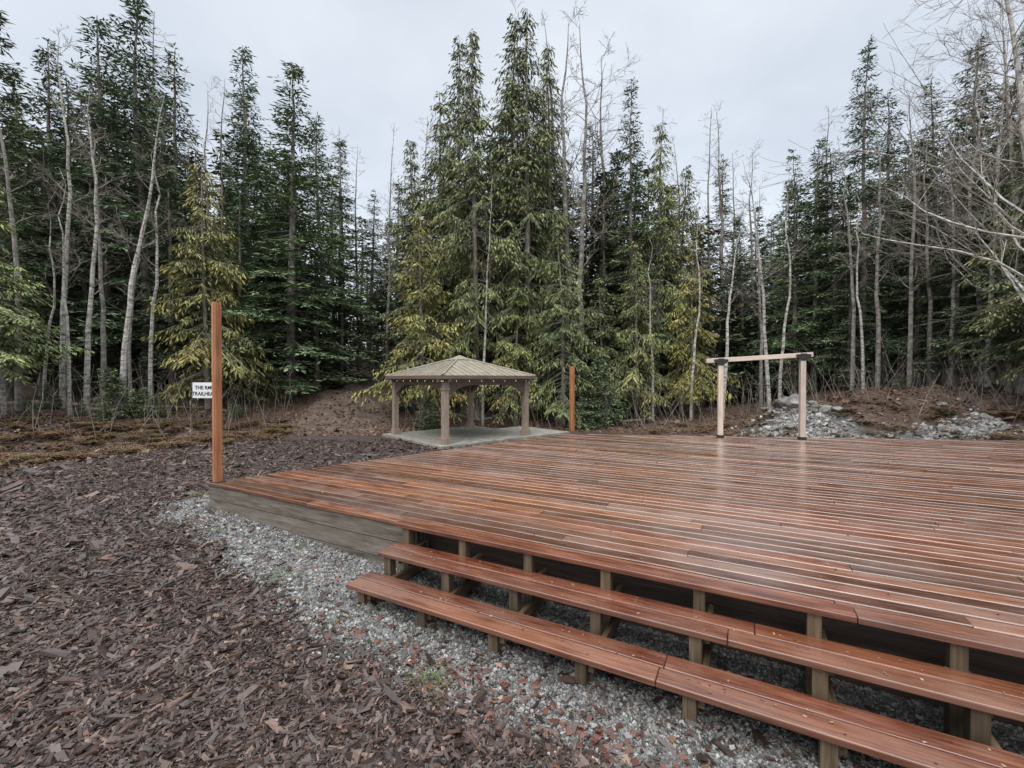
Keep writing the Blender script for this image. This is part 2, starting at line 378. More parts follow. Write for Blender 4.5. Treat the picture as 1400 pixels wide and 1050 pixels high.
while (k+1)*PITCH<vmax-.05:
    v0=k*PITCH
    rs=[srange(max(v0+a,0.0)) for a,_ in prof]
    if any(r is None for r in rs): k+=1;continue
    lo=min(r[0] for r in rs);hi=max(r[1] for r in rs)
    cuts=[];c=lo+random.uniform(1.2,4.8)
    while c<hi-.6: cuts.append(c);c+=random.choice([3.66,4.27,4.88])
    segs=list(zip([None]+cuts,cuts+[None]))
    for a,b in segs:
        tilt=random.gauss(0,.014);zz=random.gauss(0,.0018);off=random.uniform(0,60)
        col=rcol();cup=random.uniform(-.3,1.5)
        vs=[];gs=[]
        aa0=lo if a is None else a;bb0=hi if b is None else b
        nseg=max(1,int((bb0-aa0)/.6))
        w=[random.gauss(0,.0016) for _ in range(nseg+1)];tw=[random.gauss(0,.009) for _ in range(nseg+1)]
        okk=True
        for q in range(nseg+1):
            for (pv,pz),r in zip(prof,rs):
                sa=r[0] if a is None else a+.0025
                sb=r[1] if b is None else b-.0025
                if sb-sa<.02: okk=False
                s=sa+(sb-sa)*q/nseg
                pzz=pz*cup if pz>-.004 else pz
                vs.append((s,v0+pv,DZ+pzz+zz+(tilt+tw[q])*(pv-.067)+w[q]));gs.append((s+off,pv+off,pz))
        if not okk: continue
        m=len(prof);ff=[]
        for q in range(nseg):
            for t in range(m):
                t2=(t+1)%m;ff.append([q*m+t,(q+1)*m+t,(q+1)*m+t2,q*m+t2])
        V=P(np.array(vs));mb.add(V,np.array(ff),0,col,np.array(gs))
        n0=mb.n-len(vs)
        mb.F.append((np.arange(m)[None]+n0,0));mb.F.append(((np.arange(m)[::-1]+nseg*m)[None]+n0,0))
    k+=1
obj('deck_boards',mb.mesh('deck_boards',[M_deck]),deck)
mb=MB()
add_box(mb,(0.02,.02,.33),(3.62,.058,.508),0,P)
add_box(mb,(0.03,.024,.145),(3.60,.062,.322),0,P)
add_box(mb,(0.03,.022,-.06),(3.58,.060,.138),0,P)
e=np.array([1.31,11.2])-A;el=np.linalg.norm(e);eu=e/el;en=np.array([eu[1],-eu[0]])
def PE(v):
    o=v.copy();o[:,0]=A[0]+v[:,0]*eu[0]+v[:,1]*en[0];o[:,1]=A[1]+v[:,0]*eu[1]+v[:,1]*en[1];return o
add_box(mb,(.06,.03,.30),(el-.1,.068,.508),0,PE)
add_box(mb,(.06,.035,-.05),(el-.1,.073,.293),0,PE)
c0=np.array([1.31,11.2]);e2=np.array([13.0,9.75])-c0;el2=np.linalg.norm(e2);eu2=e2/el2;en2=np.array([eu2[1],-eu2[0]])
def PE2(v):
    o=v.copy();o[:,0]=c0[0]+v[:,0]*eu2[0]+v[:,1]*en2[0];o[:,1]=c0[1]+v[:,0]*eu2[1]+v[:,1]*en2[1];return o
add_box(mb,(.06,.03,.0),(el2,.068,.508),0,PE2)
obj('skirt_boards',mb.mesh('skirt',[M_skirt]),deck,bevel=.004)
mb=MB()
add_box(mb,(3.63,.22,-.1),(11.0,.26,.505),0,P)
for k in range(13): add_box(mb,(3.7+.645*k,.262,.36),(3.74+.645*k,4,.505),1,P)
obj('deck_frame',mb.mesh('deck_frame',[M_dark]),deck)
# ------------------------------------------------------------------ steps (three tiers)
st=empty('wooden_steps')
mb=MB()
def tread(v0,ztop,s0,s1,n=2,wd=.140,pitch=.148):
    for a in [v0+pitch*i for i in range(n)]:
        cuts=[s0]
        q=s0+random.uniform(2.5,3.8)
        while q<s1-.5: cuts.append(q);q+=4.27
        cuts.append(s1)
        for p,r in zip(cuts[:-1],cuts[1:]):
            add_box(mb,(p+(.0015 if p>s0 else 0),a,ztop-.038),(r-.0015,a+wd,ztop),0,P,col=(random.uniform(.3,.9),random.random(),random.random()*.9))
tread(-.350,.385,3.50,11)
tread(-.670,.215,3.46,11)
tread(-.100,DZ+.022,3.47,11,1,.140)
obj('treads',mb.mesh('treads',[M_step]),st,bevel=.006)
mb=MB()
for k in range(12):
    s=3.55+.645*k
    q=P(np.array([[s,-.3,0.]]))[0];g0=float(gz(q[0],q[1]))-.08
    add_box(mb,(s,-.07,g0),(s+.075,.005,.53),2,P)
    add_box(mb,(s,-.32,g0),(s+.075,-.245,.345),2,P)
    add_box(mb,(s,-.63,g0),(s+.075,-.555,.175),2,P)
    add_box(mb,(s+.078,-.22,.255),(s+.116,.15,.344),1,P)
    add_box(mb,(s+.078,-.60,.09),(s+.116,.15,.174),1,P)
obj('supports',mb.mesh('supports',[M_treated]),st,bevel=.004)
# ------------------------------------------------------------------ posts
def tallpost(x,y,z0,z1,w,rot):
    o=empty('tall_wooden_post',(x,y,z0),rot)
    mb=MB();h=z1-z0
    add_box(mb,(-w/2,-w/2,0),(-.003,w/2,h),2,col=(1,.5,.5));add_box(mb,(.003,-w/2,0),(w/2,w/2-.004,h-.004),2,col=(.3,.5,.5))
    obj('post_timbers',mb.mesh('post',[M_orange]),o,bevel=.004)
    mb=MB();add_box(mb,(-w/2-.02,-w/2-.02,-.01),(w/2+.02,w/2+.02,.012),2)
    obj('post_base_plate',mb.mesh('pb',[M_black]),o)
    return o
tallpost(-3.985,5.93,DZ,DZ+2.43,.088,math.atan2(d[1],d[0])+.1)
tallpost(at(782,16.7),16.7,float(gz(at(782,16.7),16.7))-.05,2.43,.15,.3)
# ------------------------------------------------------------------ arbor frame
ar=empty('timber_arch_frame')
mb=MB()
pL=(at(985,10.45),10.45);pR=(at(1097,10.1),10.1)
ang=math.atan2(pR[1]-pL[1],pR[0]-pL[0])
def XF(c):
    ca,sa=math.cos(ang),math.sin(ang)
    def f(v):
        o=v.copy();o[:,0]=c[0]+v[:,0]*ca-v[:,1]*sa;o[:,1]=c[1]+v[:,0]*sa+v[:,1]*ca;return o
    return f
span=math.hypot(pR[0]-pL[0],pR[1]-pL[1]);w=.056
zl,zr=2.34,2.44
add_box(mb,(-w,-w,DZ+.012),(w,w,zl),2,XF(pL));add_box(mb,(-w,-w,DZ+.012),(w,w,zr),2,XF(pR))
bv=boxv((-.32,-.054,0),(span+.2,.054,.105))
bv[:,2]+=zl+.003+(bv[:,0])/span*(zr-zl);g_=bv.copy();mb.add(XF(pL)(bv),BOXF,0,(.9,.5,.5),g_)
obj('timbers',mb.mesh('arch',[M_pale]),ar,bevel=.006)
mb=MB()
for c,zt in ((pL,zl),(pR,zr)):
    add_box(mb,(-w-.012,-w-.012,DZ+.004),(w+.012,w+.012,DZ+.065),2,XF(c))
    for sgn in (-1,1):
        y0,y1=sorted((sgn*(w+.002),sgn*(w+.010)))
        add_box(mb,(-w-.006,y0,zt-.07),(w+.006,y1,zt+.095),2,XF(c))
        for sx in (-1,1):
            v=np.array([[sx*w,y0,zt-.05],[sx*(w+.10),y0,zt+.02],[sx*(w+.10),y0,zt+.07],[sx*w,y0,zt+.08]])
            v2=v.copy();v2[:,1]=y1
            mb.add(XF(c)(np.concatenate([v,v2])),np.array([[0,1,2,3],[7,6,5,4],[0,4,5,1],[1,5,6,2],[2,6,7,3],[3,7,4,0]]))
obj('steel_brackets',mb.mesh('brk',[M_black]),ar)
# ------------------------------------------------------------------ gazebo
gx,gy=-1.76,14.75;gzz=.06;rotg=math.radians(45-4)
ga=empty('gazebo',(gx,gy,gzz),rotg)
h=1.56;w=.085
mb=MB()
for sx in (-1,1):
    for sy in (-1,1):
        cx,cy=sx*h,sy*h
        add_box(mb,(cx-w,cy-w,.03),(cx+w,cy+w,1.80),2)
        add_box(mb,(cx-w-.03,cy-w-.03,.02),(cx+w+.03,cy+w+.03,.20),2)
        add_box(mb,(cx-w-.022,cy-w-.022,1.56),(cx+w+.022,cy+w+.022,1.62),2)
obj('posts',mb.mesh('gposts',[M_gaz]),ga,bevel=.006)
mb=MB()
for axis_ in (0,1):
    for sg in (-1,1):
        off=sg*h
        nseg=28;us=np.linspace(-h+w+.002,h-w-.002,nseg+1)
        vs=[]
        for u in us:
            t=abs(u)/h;zb=1.70-.42*max(0,(t-.40)/.60)**2.2
            for dy in (-.025,.025):
                for z in (zb,1.87):
                    vs.append((u,off+dy,z) if axis_==0 else (off+dy,u,z))
        ff=[]
        for q in range(nseg):
            a=q*4;b=a+4
            ff+=[[a,b,b+1,a+1],[a+2,a+3,b+3,b+2],[a,a+2,b+2,b],[a+1,b+1,b+3,a+3]]
        mb.add(np.array(vs),np.array(ff),0,(.4,.5,.5))
        a_=(-h-.25,off-.05,1.80) ;b_=(h+.25,off+.05,1.94)
        if axis_==1: a_=(off-.05,-h-.25,1.805);b_=(off+.05,h+.25,1.935)
        add_box(mb,a_,b_,axis_)
obj('arched_beams',mb.mesh('gbeams',[M_gaz2]),ga)
mb=MB();E=1.80;ez=1.98;az=2.61
for sg in (0,1,2,3):
    a=sg*math.pi/2;R=np.array([[math.cos(a),-math.sin(a),0],[math.sin(a),math.cos(a),0],[0,0,1]])
    tri=np.array([[-E,-E,ez],[E,-E,ez],[0,0,az]]);mb.add(tri@R.T,np.array([[0,1,2]]),0)
    low=tri.copy();low[:,2]-=.05;mb.add(low@R.T,np.array([[2,1,0]]),1)
    v=boxv((-E-.01,-E-.02,ez-.09),(E+.01,-E+.015,ez+.012));mb.add(v@R.T,BOXF,1,(.6,.5,.5))
    for u in np.arange(-E+.12,E,.24):
        top=1-abs(u)/E
        p0=np.array([u,-E,ez+.003]);p1=np.array([u,-E+E*top,ez+(az-ez)*top+.003])
        q=np.array([[.010,0,0]]);vv=np.array([p0-q[0],p0+q[0],p1+q[0],p1-q[0]]);v2=vv+np.array([0,-.006,.018])
        mb.add(np.concatenate([vv,v2])@R.T,BOXF,0)
    tube(mb,np.array([[-E,-E,ez+.02],[0,0,az+.02]])@R.T,[.028,.028],6,0)
capz=az-.08
v=np.array([[-.3,-.3,capz],[.3,-.3,capz],[.3,.3,capz],[-.3,.3,capz],[0,0,capz+.16]])
mb.add(v,np.array([[0,1,4],[1,2,4],[2,3,4],[3,0,4]]),0);mb.F.append((np.array([[0,3,2,1]])+mb.n-5,0))
obj('roof',mb.mesh('groof',[M_roof,M_gaz2]),ga)
mb=MB()
for sg in range(4):
    a=sg*math.pi/2;R=np.array([[math.cos(a),-math.sin(a),0],[math.sin(a),math.cos(a),0],[0,0,1]])
    for u in np.linspace(-E,E,9):
        c=np.array([u,-E-.03,ez-.16])
        o=np.array([[.016,0,0],[0,.016,0],[-.016,0,0],[0,-.016,0],[0,0,.036],[0,0,-.022]])+c
        mb.add(o@R.T,np.array([[0,1,4],[1,2,4],[2,3,4],[3,0,4],[1,0,5],[2,1,5],[3,2,5],[0,3,5]]),0)
    pts=[(u,-E-.03,ez-.10-.03*abs(math.sin((u+E)/(2*E)*8*math.pi))) for u in np.linspace(-E,E,33)]
    tube(mb,np.array(pts)@R.T,[.005]*33,4,1)
obj('string_lights',mb.mesh('glights',[M_bulb,M_black]),ga)
mb=MB();add_box(mb,(-1.9,-1.9,-.25),(2.0,1.9,.018),0);add_box(mb,(2.01,-1.9,-.25),(3.4,.6,.014),0)
obj('paving_slab',mb.mesh('gslab',[M_conc]),ga)
# ------------------------------------------------------------------ sign
sx,sy=at(280,13.0),13.0
sg=empty('trailhead_sign',(sx,sy,0),math.radians(-8))
mb=MB();add_box(mb,(-.40,-.012,1.38),(.40,.012,1.84),0);obj('sign_board',mb.mesh('sb',[M_white]),sg,bevel=.004)
mb=MB();add_box(mb,(.27,.014,float(gz(sx,sy))-.1),(.34,.084,1.80),2);obj('sign_post',mb.mesh('sp',[M_treated]),sg)
for k,(txt,zz) in enumerate((('THE RMR',1.64),('TRAILHEAD',1.46))):
    cu=bpy.data.curves.new('lettering','FONT');cu.body=txt;cu.size=.155;cu.align_x='CENTER';cu.extrude=.002;cu.offset=.003
    cu.materials.append(M_text)
    o=bpy.data.objects.new('lettering_%d'%k,cu);COL.objects.link(o);o.parent=sg;o.location=(.0,-.0165,zz);o.rotation_euler=(math.pi/2,0,0)
# ------------------------------------------------------------------ conifers
def conifer(seed,H,R,base,kind,nl=13,sparse=1.0,lod=False):
    r=np.random.default_rng(seed);mb=MB()
    nz=14 if not lod else 5;zz=np.linspace(0,H,nz);wob=np.cumsum(r.normal(0,.05,(nz,2)),0)*(np.linspace(0,1,nz)[:,None])
    pts=np.concatenate([wob,zz[:,None]],1);pts[0,2]=-.5
    r0=H*.0108
    rad=r0*(1-zz/H)**.85+.012;rad[0]*=1.35
    tube(mb,pts,rad,8 if not lod else 4,0)
    n=int(H*nl)
    t=np.sort(r.uniform(0,1,n)**.95)
    Q=[];CC=[]
    cedar=kind=='cedar'
    lump=r.uniform(.25,1.25,120)
    LS=2.0 if lod else 1.0
    for k in range(n):
        tt=t[k];z=H*(base+(1-base)*tt)
        az=r.uniform(0,6.283)
        env=(1-tt)**(.95 if not cedar else .92)*(.6+.4*min(1,tt/.12))
        lm=lump[(int(tt*18)*4+int(az/6.284*4))%120]
        Lb=R*env*r.uniform(.6,1.15)*(.48+.66*lm)+.14+.12*r.random()
        c,s=math.cos(az),math.sin(az)
        dirL=np.array([c,s,0]);perp=np.array([-s,c,0])
        e=(-.28+.45*tt**1.5+r.normal(0,.10)) if not cedar else (-.17+.34*tt+r.normal(0,.14))
        dr=(.14 if not cedar else .55)*(1-.5*tt);tip=(.12 if not cedar else .24)
        bx=np.interp(z,zz,pts[:,0]);by=np.interp(z,zz,pts[:,1])
        def pos(u):
            u=np.asarray(u)
            return np.array([bx,by,z])+dirL*(u*Lb)[...,None]*.97+np.array([0,0,1])*(e*u*Lb-dr*Lb*u**2+(tip*Lb*u**4))[...,None]
        if Lb>.6 and not lod: tube(mb,pos(np.array([0,.35,.7,.95])),np.array([.026,.018,.011,.004])*(.5+Lb/3),3,0)
        m=max(3 if lod else 4,int(Lb/(.12*LS)*sparse));U=np.linspace(.1 if tt>.5 else .27,1,m)+r.normal(0,.02,m)
        sd=np.array([-1,1]);qm=5
        UU,SS,KK=np.meshgrid(U,sd,np.arange(qm),indexing='ij')
        ls=np.minimum(Lb*.42*(1-UU)**.7+.13,.80)*r.uniform(.4,1.25,UU.shape)
        stp=.17*LS
        mk=(KK*stp<ls)
        UU,SS,KK=UU[mk],SS[mk],KK[mk];q=len(UU)
        ph=np.radians(r.normal(50,13,q))
        hang=(-.12 if not cedar else -.55)
        td=np.cos(ph)[:,None]*dirL+(SS*np.sin(ph))[:,None]*perp+np.stack([0*ph,0*ph,hang+r.normal(0,.12,q)],1)
        p0=pos(UU)+td*(KK*stp)[:,None]+r.normal(0,.03,(q,3))
        p0[:,2]-=(KK*stp)**2*(.2 if not cedar else .7)
        ld=td+r.normal(0,.24,(q,3));ld[:,2]-=(.0 if not cedar else .32)+KK*(.02 if not cedar else .08)
        ld/=np.linalg.norm(ld,axis=1)[:,None]
        ln=r.uniform(.17,.32,q)*(1 if not cedar else 1.1)*(1.75 if lod else 1)
        wd=r.uniform(.020,.042,q)*(1.0 if not cedar else 1.05)*(2.3 if lod else 1)
        up=np.array([0,0,1.])+r.normal(0,.5,(q,3))
        w=np.cross(ld,up);w/=np.linalg.norm(w,axis=1)[:,None]+1e-9
        a=p0;b=p0+ld*(ln*.45)[:,None]+w*wd[:,None];c2=p0+ld*ln[:,None];dd_=p0+ld*(ln*.45)[:,None]-w*wd[:,None]
        Q.append(np.stack([a,b,c2,dd_],1))
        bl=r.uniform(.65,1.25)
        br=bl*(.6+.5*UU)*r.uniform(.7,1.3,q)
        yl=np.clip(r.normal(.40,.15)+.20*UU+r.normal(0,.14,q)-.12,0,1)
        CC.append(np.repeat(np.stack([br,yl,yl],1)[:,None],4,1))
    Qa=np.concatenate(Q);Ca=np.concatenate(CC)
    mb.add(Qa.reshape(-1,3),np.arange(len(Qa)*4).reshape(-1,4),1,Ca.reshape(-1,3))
    if lod: return mb
    for k in range(int(18*max(base,.08)*H/4)):
        z=r.uniform(.04,base+.12)*H;az=r.uniform(0,6.283);Lb=r.uniform(.4,1.5)*(R/2.6)
        dv=np.array([math.cos(az),math.sin(az),r.uniform(-.4,.15)])
        u=np.array([0,.5,1])[:,None];pp=np.array([0,0,z])+dv*u*Lb+np.array([0,0,-.25*Lb])*u**2+r.normal(0,.03,(3,3))
        tube(mb,pp,[.014,.009,.004],3,2)
        for _ in range(3):
            b0=pp[1]+(pp[2]-pp[1])*r.uniform(-.5,.8);dv2=dv+r.normal(0,.6,3)
            tube(mb,np.array([b0,b0+dv2*Lb*.3]),[.006,.003],3,2)
    return mb
def cm(name,*a,**k):
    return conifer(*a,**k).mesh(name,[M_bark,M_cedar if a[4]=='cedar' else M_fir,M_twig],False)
MT={}
MT['firA']=(cm('firA',1,16,3.3,.04,'fir',15),16)
MT['firB']=(cm('firB',2,16,2.7,.13,'fir',14),16)
MT['firC']=(cm('firC',3,16,2.3,.26,'fir',11,.95),16)
MT['firD']=(cm('firD',4,16,3.0,.08,'fir',14),16)
MT['firE']=(cm('firE',19,16,2.8,.10,'fir',12,.95),16)
MT['cedA']=(cm('cedA',5,16,2.8,.24,'cedar',12),16)
MT['cedB']=(cm('cedB',6,16,3.0,.16,'cedar',13),16)
MT['cedC']=(cm('cedC',7,10,2.9,.12,'cedar',14,.9),10)
MT['cedD']=(cm('cedD',8,16,2.4,.30,'cedar',11),16)
MT['cedE']=(cm('cedE',18,10,2.6,.18,'cedar',13,.9),10)
MT['cedF']=(cm('cedF',28,16,2.6,.20,'cedar',11),16)
MT['young']=(cm('young',9,4,1.3,.02,'fir',34),4)
def plant(kind,px,D_,top,w=1.0,col=(1,1,1),parent=None,name=None,x=None):
    me,H=MT[kind]
    x=at(px,D_) if x is None else x
    z=float(gz(x,D_));zt=CAMZ+(518-top)/600*D_
    sc=max(.15,(zt-z)/H)
    nm=name or ('cedar_tree' if kind.startswith('ced') else 'fir_tree')
    ws=w*(sc*.55+.45*1.0) if not name else w*sc
    o=obj(nm,me,parent,(x,D_,z-.05),random.uniform(0,6.28),(ws,ws,sc))
    o.color=(*col,1);o.rotation_euler[0]=random.gauss(0,.015);o.rotation_euler[1]=random.gauss(0,.015)
    return o
Yw=(1.2,1.08,.85);Dk=(.86,.88,.87);Bl=(.92,1.0,1.02);Gr=(1.0,1.1,.97)
front=[
('firB',10,17,20,1.1,Dk),('firD',62,20,55,1,Dk),('cedB',-50,12.5,130,1.0,Gr),('firC',100,21,110,1,Dk),('firE',150,19,35,1.15,Bl),('firD',200,19.5,5,1.1,Bl),
('firC',238,22,60,1,Dk),('cedC',284,16.8,218,.85,Yw),('firC',330,26,110,1,Dk),('firE',345,24,75,1,Bl),('firA',397,20,84,1.2,Gr),('firD',445,25,165,1,Gr),('firB',470,29,190,1,Dk),
('firC',505,31,262,1,Dk),('firB',540,32,250,1,Dk),('cedF',572,24,185,.9,(1,1,1)),('cedA',600,22.5,135,.9,(1,1,.95)),('cedD',627,21.5,65,.9,(.9,.95,.95)),('cedF',652,19.5,52,.8,(.88,.92,.9)),
('cedD',690,21,35,.95,(.83,.87,.86)),('cedA',722,20,8,.88,(.80,.86,.84)),('cedF',750,22,62,.85,(.86,.86,.86)),('cedE',578,18.6,290,.95,(1.3,1.15,.85)),('cedC',770,18.3,300,.8,(.9,.98,.92)),('cedE',705,18.8,345,.8,(1.15,1.12,.88)),
('firE',805,23,172,1,Dk),('firB',838,24,205,1,Dk),('firA',866,21,112,.8,(.95,1,.9)),('cedA',897,21,165,.8,(.95,1,.9)),('cedD',925,22,230,.9,(1,.95,.85)),('cedE',945,18.9,335,.75,(1.3,1.12,.8)),('cedE',870,18.8,330,.75,(1.0,1.0,.88)),
('firC',988,28,212,.8,(1.1,.78,.65)),('firB',1012,25,300,.8,Dk),('firB',1050,27,300,.9,Dk),('firA',1086,20,205,.72,Gr),('firE',1112,19.5,188,.85,Gr),('firC',1145,19,195,.85,Dk),('firD',1176,18.5,60,.70,Bl),
('firC',1206,19,130,.9,Dk),('firB',1252,17.5,190,.85,Dk),('firC',1288,18,105,.9,Dk),('firD',1332,16.5,58,.9,Dk),('firE',1368,14.5,120,.9,(.9,.95,.9)),('firD',1410,14,20,.9,(.88,.92,.9)),('cedB',1450,11.8,110,1,(.85,.92,.88)),
('firB',-10,15,180,.9,Gr),('firE',1230,20,220,.9,Dk),
('firE',60,18,200,1,Dk),('firD',120,18.5,240,.9,Gr),('firB',235,18.5,230,.9,Dk),('firA',330,19.5,260,.85,Gr),('firE',1305,15.5,260,.9,Dk),('firA',1160,18,330,.7,Dk),('firB',1395,13,260,.8,(.9,.95,.9)),('cedE',640,20,330,.7,(1.0,1.0,.9)),('cedE',825,19.5,380,.9,(.88,.92,.88)),
]
for k in front: plant(k[0],k[1],k[2],k[3],k[4],k[5])
for px,D_,top,w in [(160,14.6,500,1.3),(190,15.0,528,1.4),(215,15.3,540,1.4),(552,20.5,490,1),(385,19,500,1.1),(800,18,500,1),(70,15.2,520,1),(830,17.7,490,1),(585,17.5,535,1.2),(1230,15.5,515,1.1),(40,14.2,545,1.3),(110,14.6,548,1.3),(320,16.5,540,1.2)]:
    plant('young',px,D_,top,w,(1.1,1.15,1.0),name='young_fir_tree')
# ---- distant forest as one mesh
LO=[conifer(100+i,16,rr_,b_,kd,nl_,1,True) for i,(rr_,b_,kd,nl_) in enumerate([(3.1,.03,'fir',9),(2.7,.06,'fir',9),(2.5,.12,'fir',8),(3.0,.03,'fir',9),(2.7,.08,'fir',9),(2.9,.05,'fir',8)])]
ex=[-250,0,100,200,280,340,420,480,530,580,640,700,780,860,940,1000,1040,1080,1150,1250,1330,1400,1650]
ey=[60,90,100,100,160,180,220,250,260,215,170,150,190,215,250,275,262,235,210,180,150,100,60]
mb=MB()
for k in range(330):
    px=-260+1920*((k*0.6180339)%1)+random.uniform(-15,15);D_=random.uniform(26,50) if k%5<2 else random.uniform(20.5,28)
    lim=np.interp(px,ex,ey)
    top=lim+random.uniform(0,120)*(1 if k%5<2 else 1.6)
    if D_>30: top=max(top,lim+10)
    x=at(px,D_)
    if abs(x-trailx(D_))<2.0 and D_<33: continue
    src=LO[k%6];z=float(gz(x,D_));sc=max(.3,(CAMZ+(518-top)/600*D_-z)/16);ws=(.5*sc+.5)*random.uniform(.85,1.15);a=random.uniform(0,6.28);ca,sa=math.cos(a),math.sin(a)
    br=random.uniform(.6,1.0)*(1+.014*(D_-22));sh=random.uniform(-.15,.25)  # random tone per tree; lighter with distance, haze painted into the foliage colour
    base_n=mb.n
    for v in range(len(src.V)):
        V=src.V[v]*np.array([ws,ws,sc]);W=np.stack([V[:,0]*ca-V[:,1]*sa+x,V[:,0]*sa+V[:,1]*ca+D_,V[:,2]+z-.05],1)
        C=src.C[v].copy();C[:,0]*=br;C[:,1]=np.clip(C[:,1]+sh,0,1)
        mb.V.append(W);mb.C.append(C);mb.G.append(W)
    for f_,m_ in src.F: mb.F.append((f_+base_n,m_))
    mb.n+=src.n
obj('distant_forest',mb.mesh('distant_forest',[M_bark,M_fir]))
# ------------------------------------------------------------------ bare trees
def bare(name,seed,H,spread,nb,lean=(0,0),birch=1,base=.3,up=.9,sub=(6,4),wob=.05,rk=.0075,bb=False):
    r=np.random.default_rng(seed);mb=MB();n=16
    t=np.linspace(0,1,n);w=np.cumsum(r.normal(0,wob*H/12,(n,2)),0)
    pts=np.stack([w[:,0]*t+lean[0]*t**1.6*H,w[:,1]*t+lean[1]*t**1.6*H,t*H],1);pts[0,2]=-.4
    r0=H*rk;rad=r0*(1-t)**.85+.007
    tube(mb,pts,rad,7,0)
    def branch(p,dv,Lb,rb,lev):
        m=5 if lev<1 else 3
        q=[p];dcur=dv/np.linalg.norm(dv)
        for i in range(m):
            dcur=dcur+r.normal(0,.16,3)+np.array([0,0,.06 if lev<2 else -.03]);dcur/=np.linalg.norm(dcur)
            q.append(q[-1]+dcur*Lb/m)
        q=np.array(q);rr=np.linspace(rb,max(rb*.22,.003),m+1)
        tube(mb,q,rr,4 if lev<1 else 3,0 if (bb and lev==0) else 1)
        if lev<2:
            for _ in range(sub[lev]):
                u=r.uniform(.2,1);i=min(int(u*m),m-1);bp=q[i]+(q[i+1]-q[i])*(u*m-i)
                dd2=(q[i+1]-q[i]);dd2/=np.linalg.norm(dd2)
                dd2=dd2+r.normal(0,.5,3);branch(bp,dd2,Lb*r.uniform(.3,.55),max(rb*.4,.004),lev+1)
    for k in range(nb):
        u=base+(1-base)*r.uniform(0,1)**.8
        i=u*(n-1);i0=min(int(i),n-2);p=pts[i0]+(pts[i0+1]-pts[i0])*(i-i0)
        az=r.uniform(0,6.283);Lb=spread*H*(1-.65*u)*r.uniform(.6,1.2)
        branch(p,np.array([math.cos(az),math.sin(az),up*r.uniform(.6,1.3)]),Lb,max(np.interp(u,t,rad)*.36,.006),0)
    return mb.mesh(name,[M_birch if birch else M_grey,M_twig])
BT=[bare('bareA',11,13,.18,20,(.03,.0),1,wob=.08),bare('bareB',12,13,.16,18,(.10,.02),1,base=.4,wob=.08),bare('bareC',13,13,.22,22,(-.05,0),0),bare('bareD',14,13,.14,18,(.0,.03),0,base=.35,up=1.6,wob=.08),bare('bareE',15,13,.10,30,(0,0),0,.25,.3,sub=(5,2))]
BT.append(bare('bareF',21,12,.42,30,(-.05,0),1,.22,.75,sub=(7,5),rk=.0095,bb=True));BT.append(bare('bareG',22,12,.44,26,(-.16,.02),1,.3,.55,sub=(7,5),rk=.009,bb=True))
BT.append(bare('bareH',23,13,.12,14,(-.04,.03),0,base=.45,up=1.3,wob=.10))
BT.append(bare('bareI',24,13,.14,16,(.05,.0),1,base=.45,up=1.2,wob=.12,rk=.0065))
def plantb(i,px,D_,top,w=1,rot=0,name='birch_tree'):
    x=at(px,D_);z=float(gz(x,D_));H=CAMZ+(518-top)/600*D_-z;sc=H/13
    ww=w*(.5*sc+.5)
    return obj(name,BT[i],None,(x,D_,z),rot,(ww,ww,sc))
for b in [(0,85,15.5,70,1,0),(0,118,15,135,1,.2),(1,165,14.8,125,1.1,0),(7,25,14.5,60,1,1),(3,290,19,120,1,2),(1,5,13.5,160,.8,2.8),
 (8,205,15.6,190,1,0),(8,95,14.8,230,.8,3),(7,140,15.8,150,1,2),(8,60,15.2,260,.8,1),(7,178,15.4,300,.8,4),
 (3,530,26,190,1,0),(0,660,18.3,240,.7,1),(3,775,21,20,1.5,1),(3,795,20.5,50,1.4,4),(2,820,22,85,1.4,2),(3,760,24,40,1.4,3),(8,945,17.8,265,.8,0),(1,988,17.4,290,1,.1),(1,1052,17.2,220,.9,2.9),(8,1066,18,235,.9,0),(3,1040,19,250,.9,1),
 (7,1165,16.8,200,.9,0),(3,1200,16.5,150,.9,3),(2,1243,16,130,.9,.5),(8,1345,15,80,1,3),(3,700,24,30,1.2,5),(3,990,24,150,1.2,2),(3,930,26,200,1.2,3),(3,1030,27,205,1.2,1),
 (8,1300,15.2,150,.9,1),(8,1180,16.2,260,.8,2),(7,1380,13.2,200,.9,3),(8,893,18.0,320,.8,2),(3,1270,15.8,170,.9,1)]:
    plantb(*b,name='birch_tree' if b[0] in (0,1,8) else 'bare_alder_tree')
for b in [(4,465,28,175,1,0),(4,490,30,200,1,1),(4,310,24,110,1,2),(4,970,26,150,1,0),(4,1000,28,210,1,3),(4,215,23,20,1,1),(4,585,27,160,1,1),(4,1130,23,150,1,2),(4,905,25,150,1,2)]:
    plantb(*b,name='bare_larch_tree')
plantb(5,1425,9.0,-190,1.0,0);plantb(6,1500,9.6,-130,1.0,0);plantb(6,1400,13,-20,.9,.3);plantb(5,1350,14,20,.7,2)
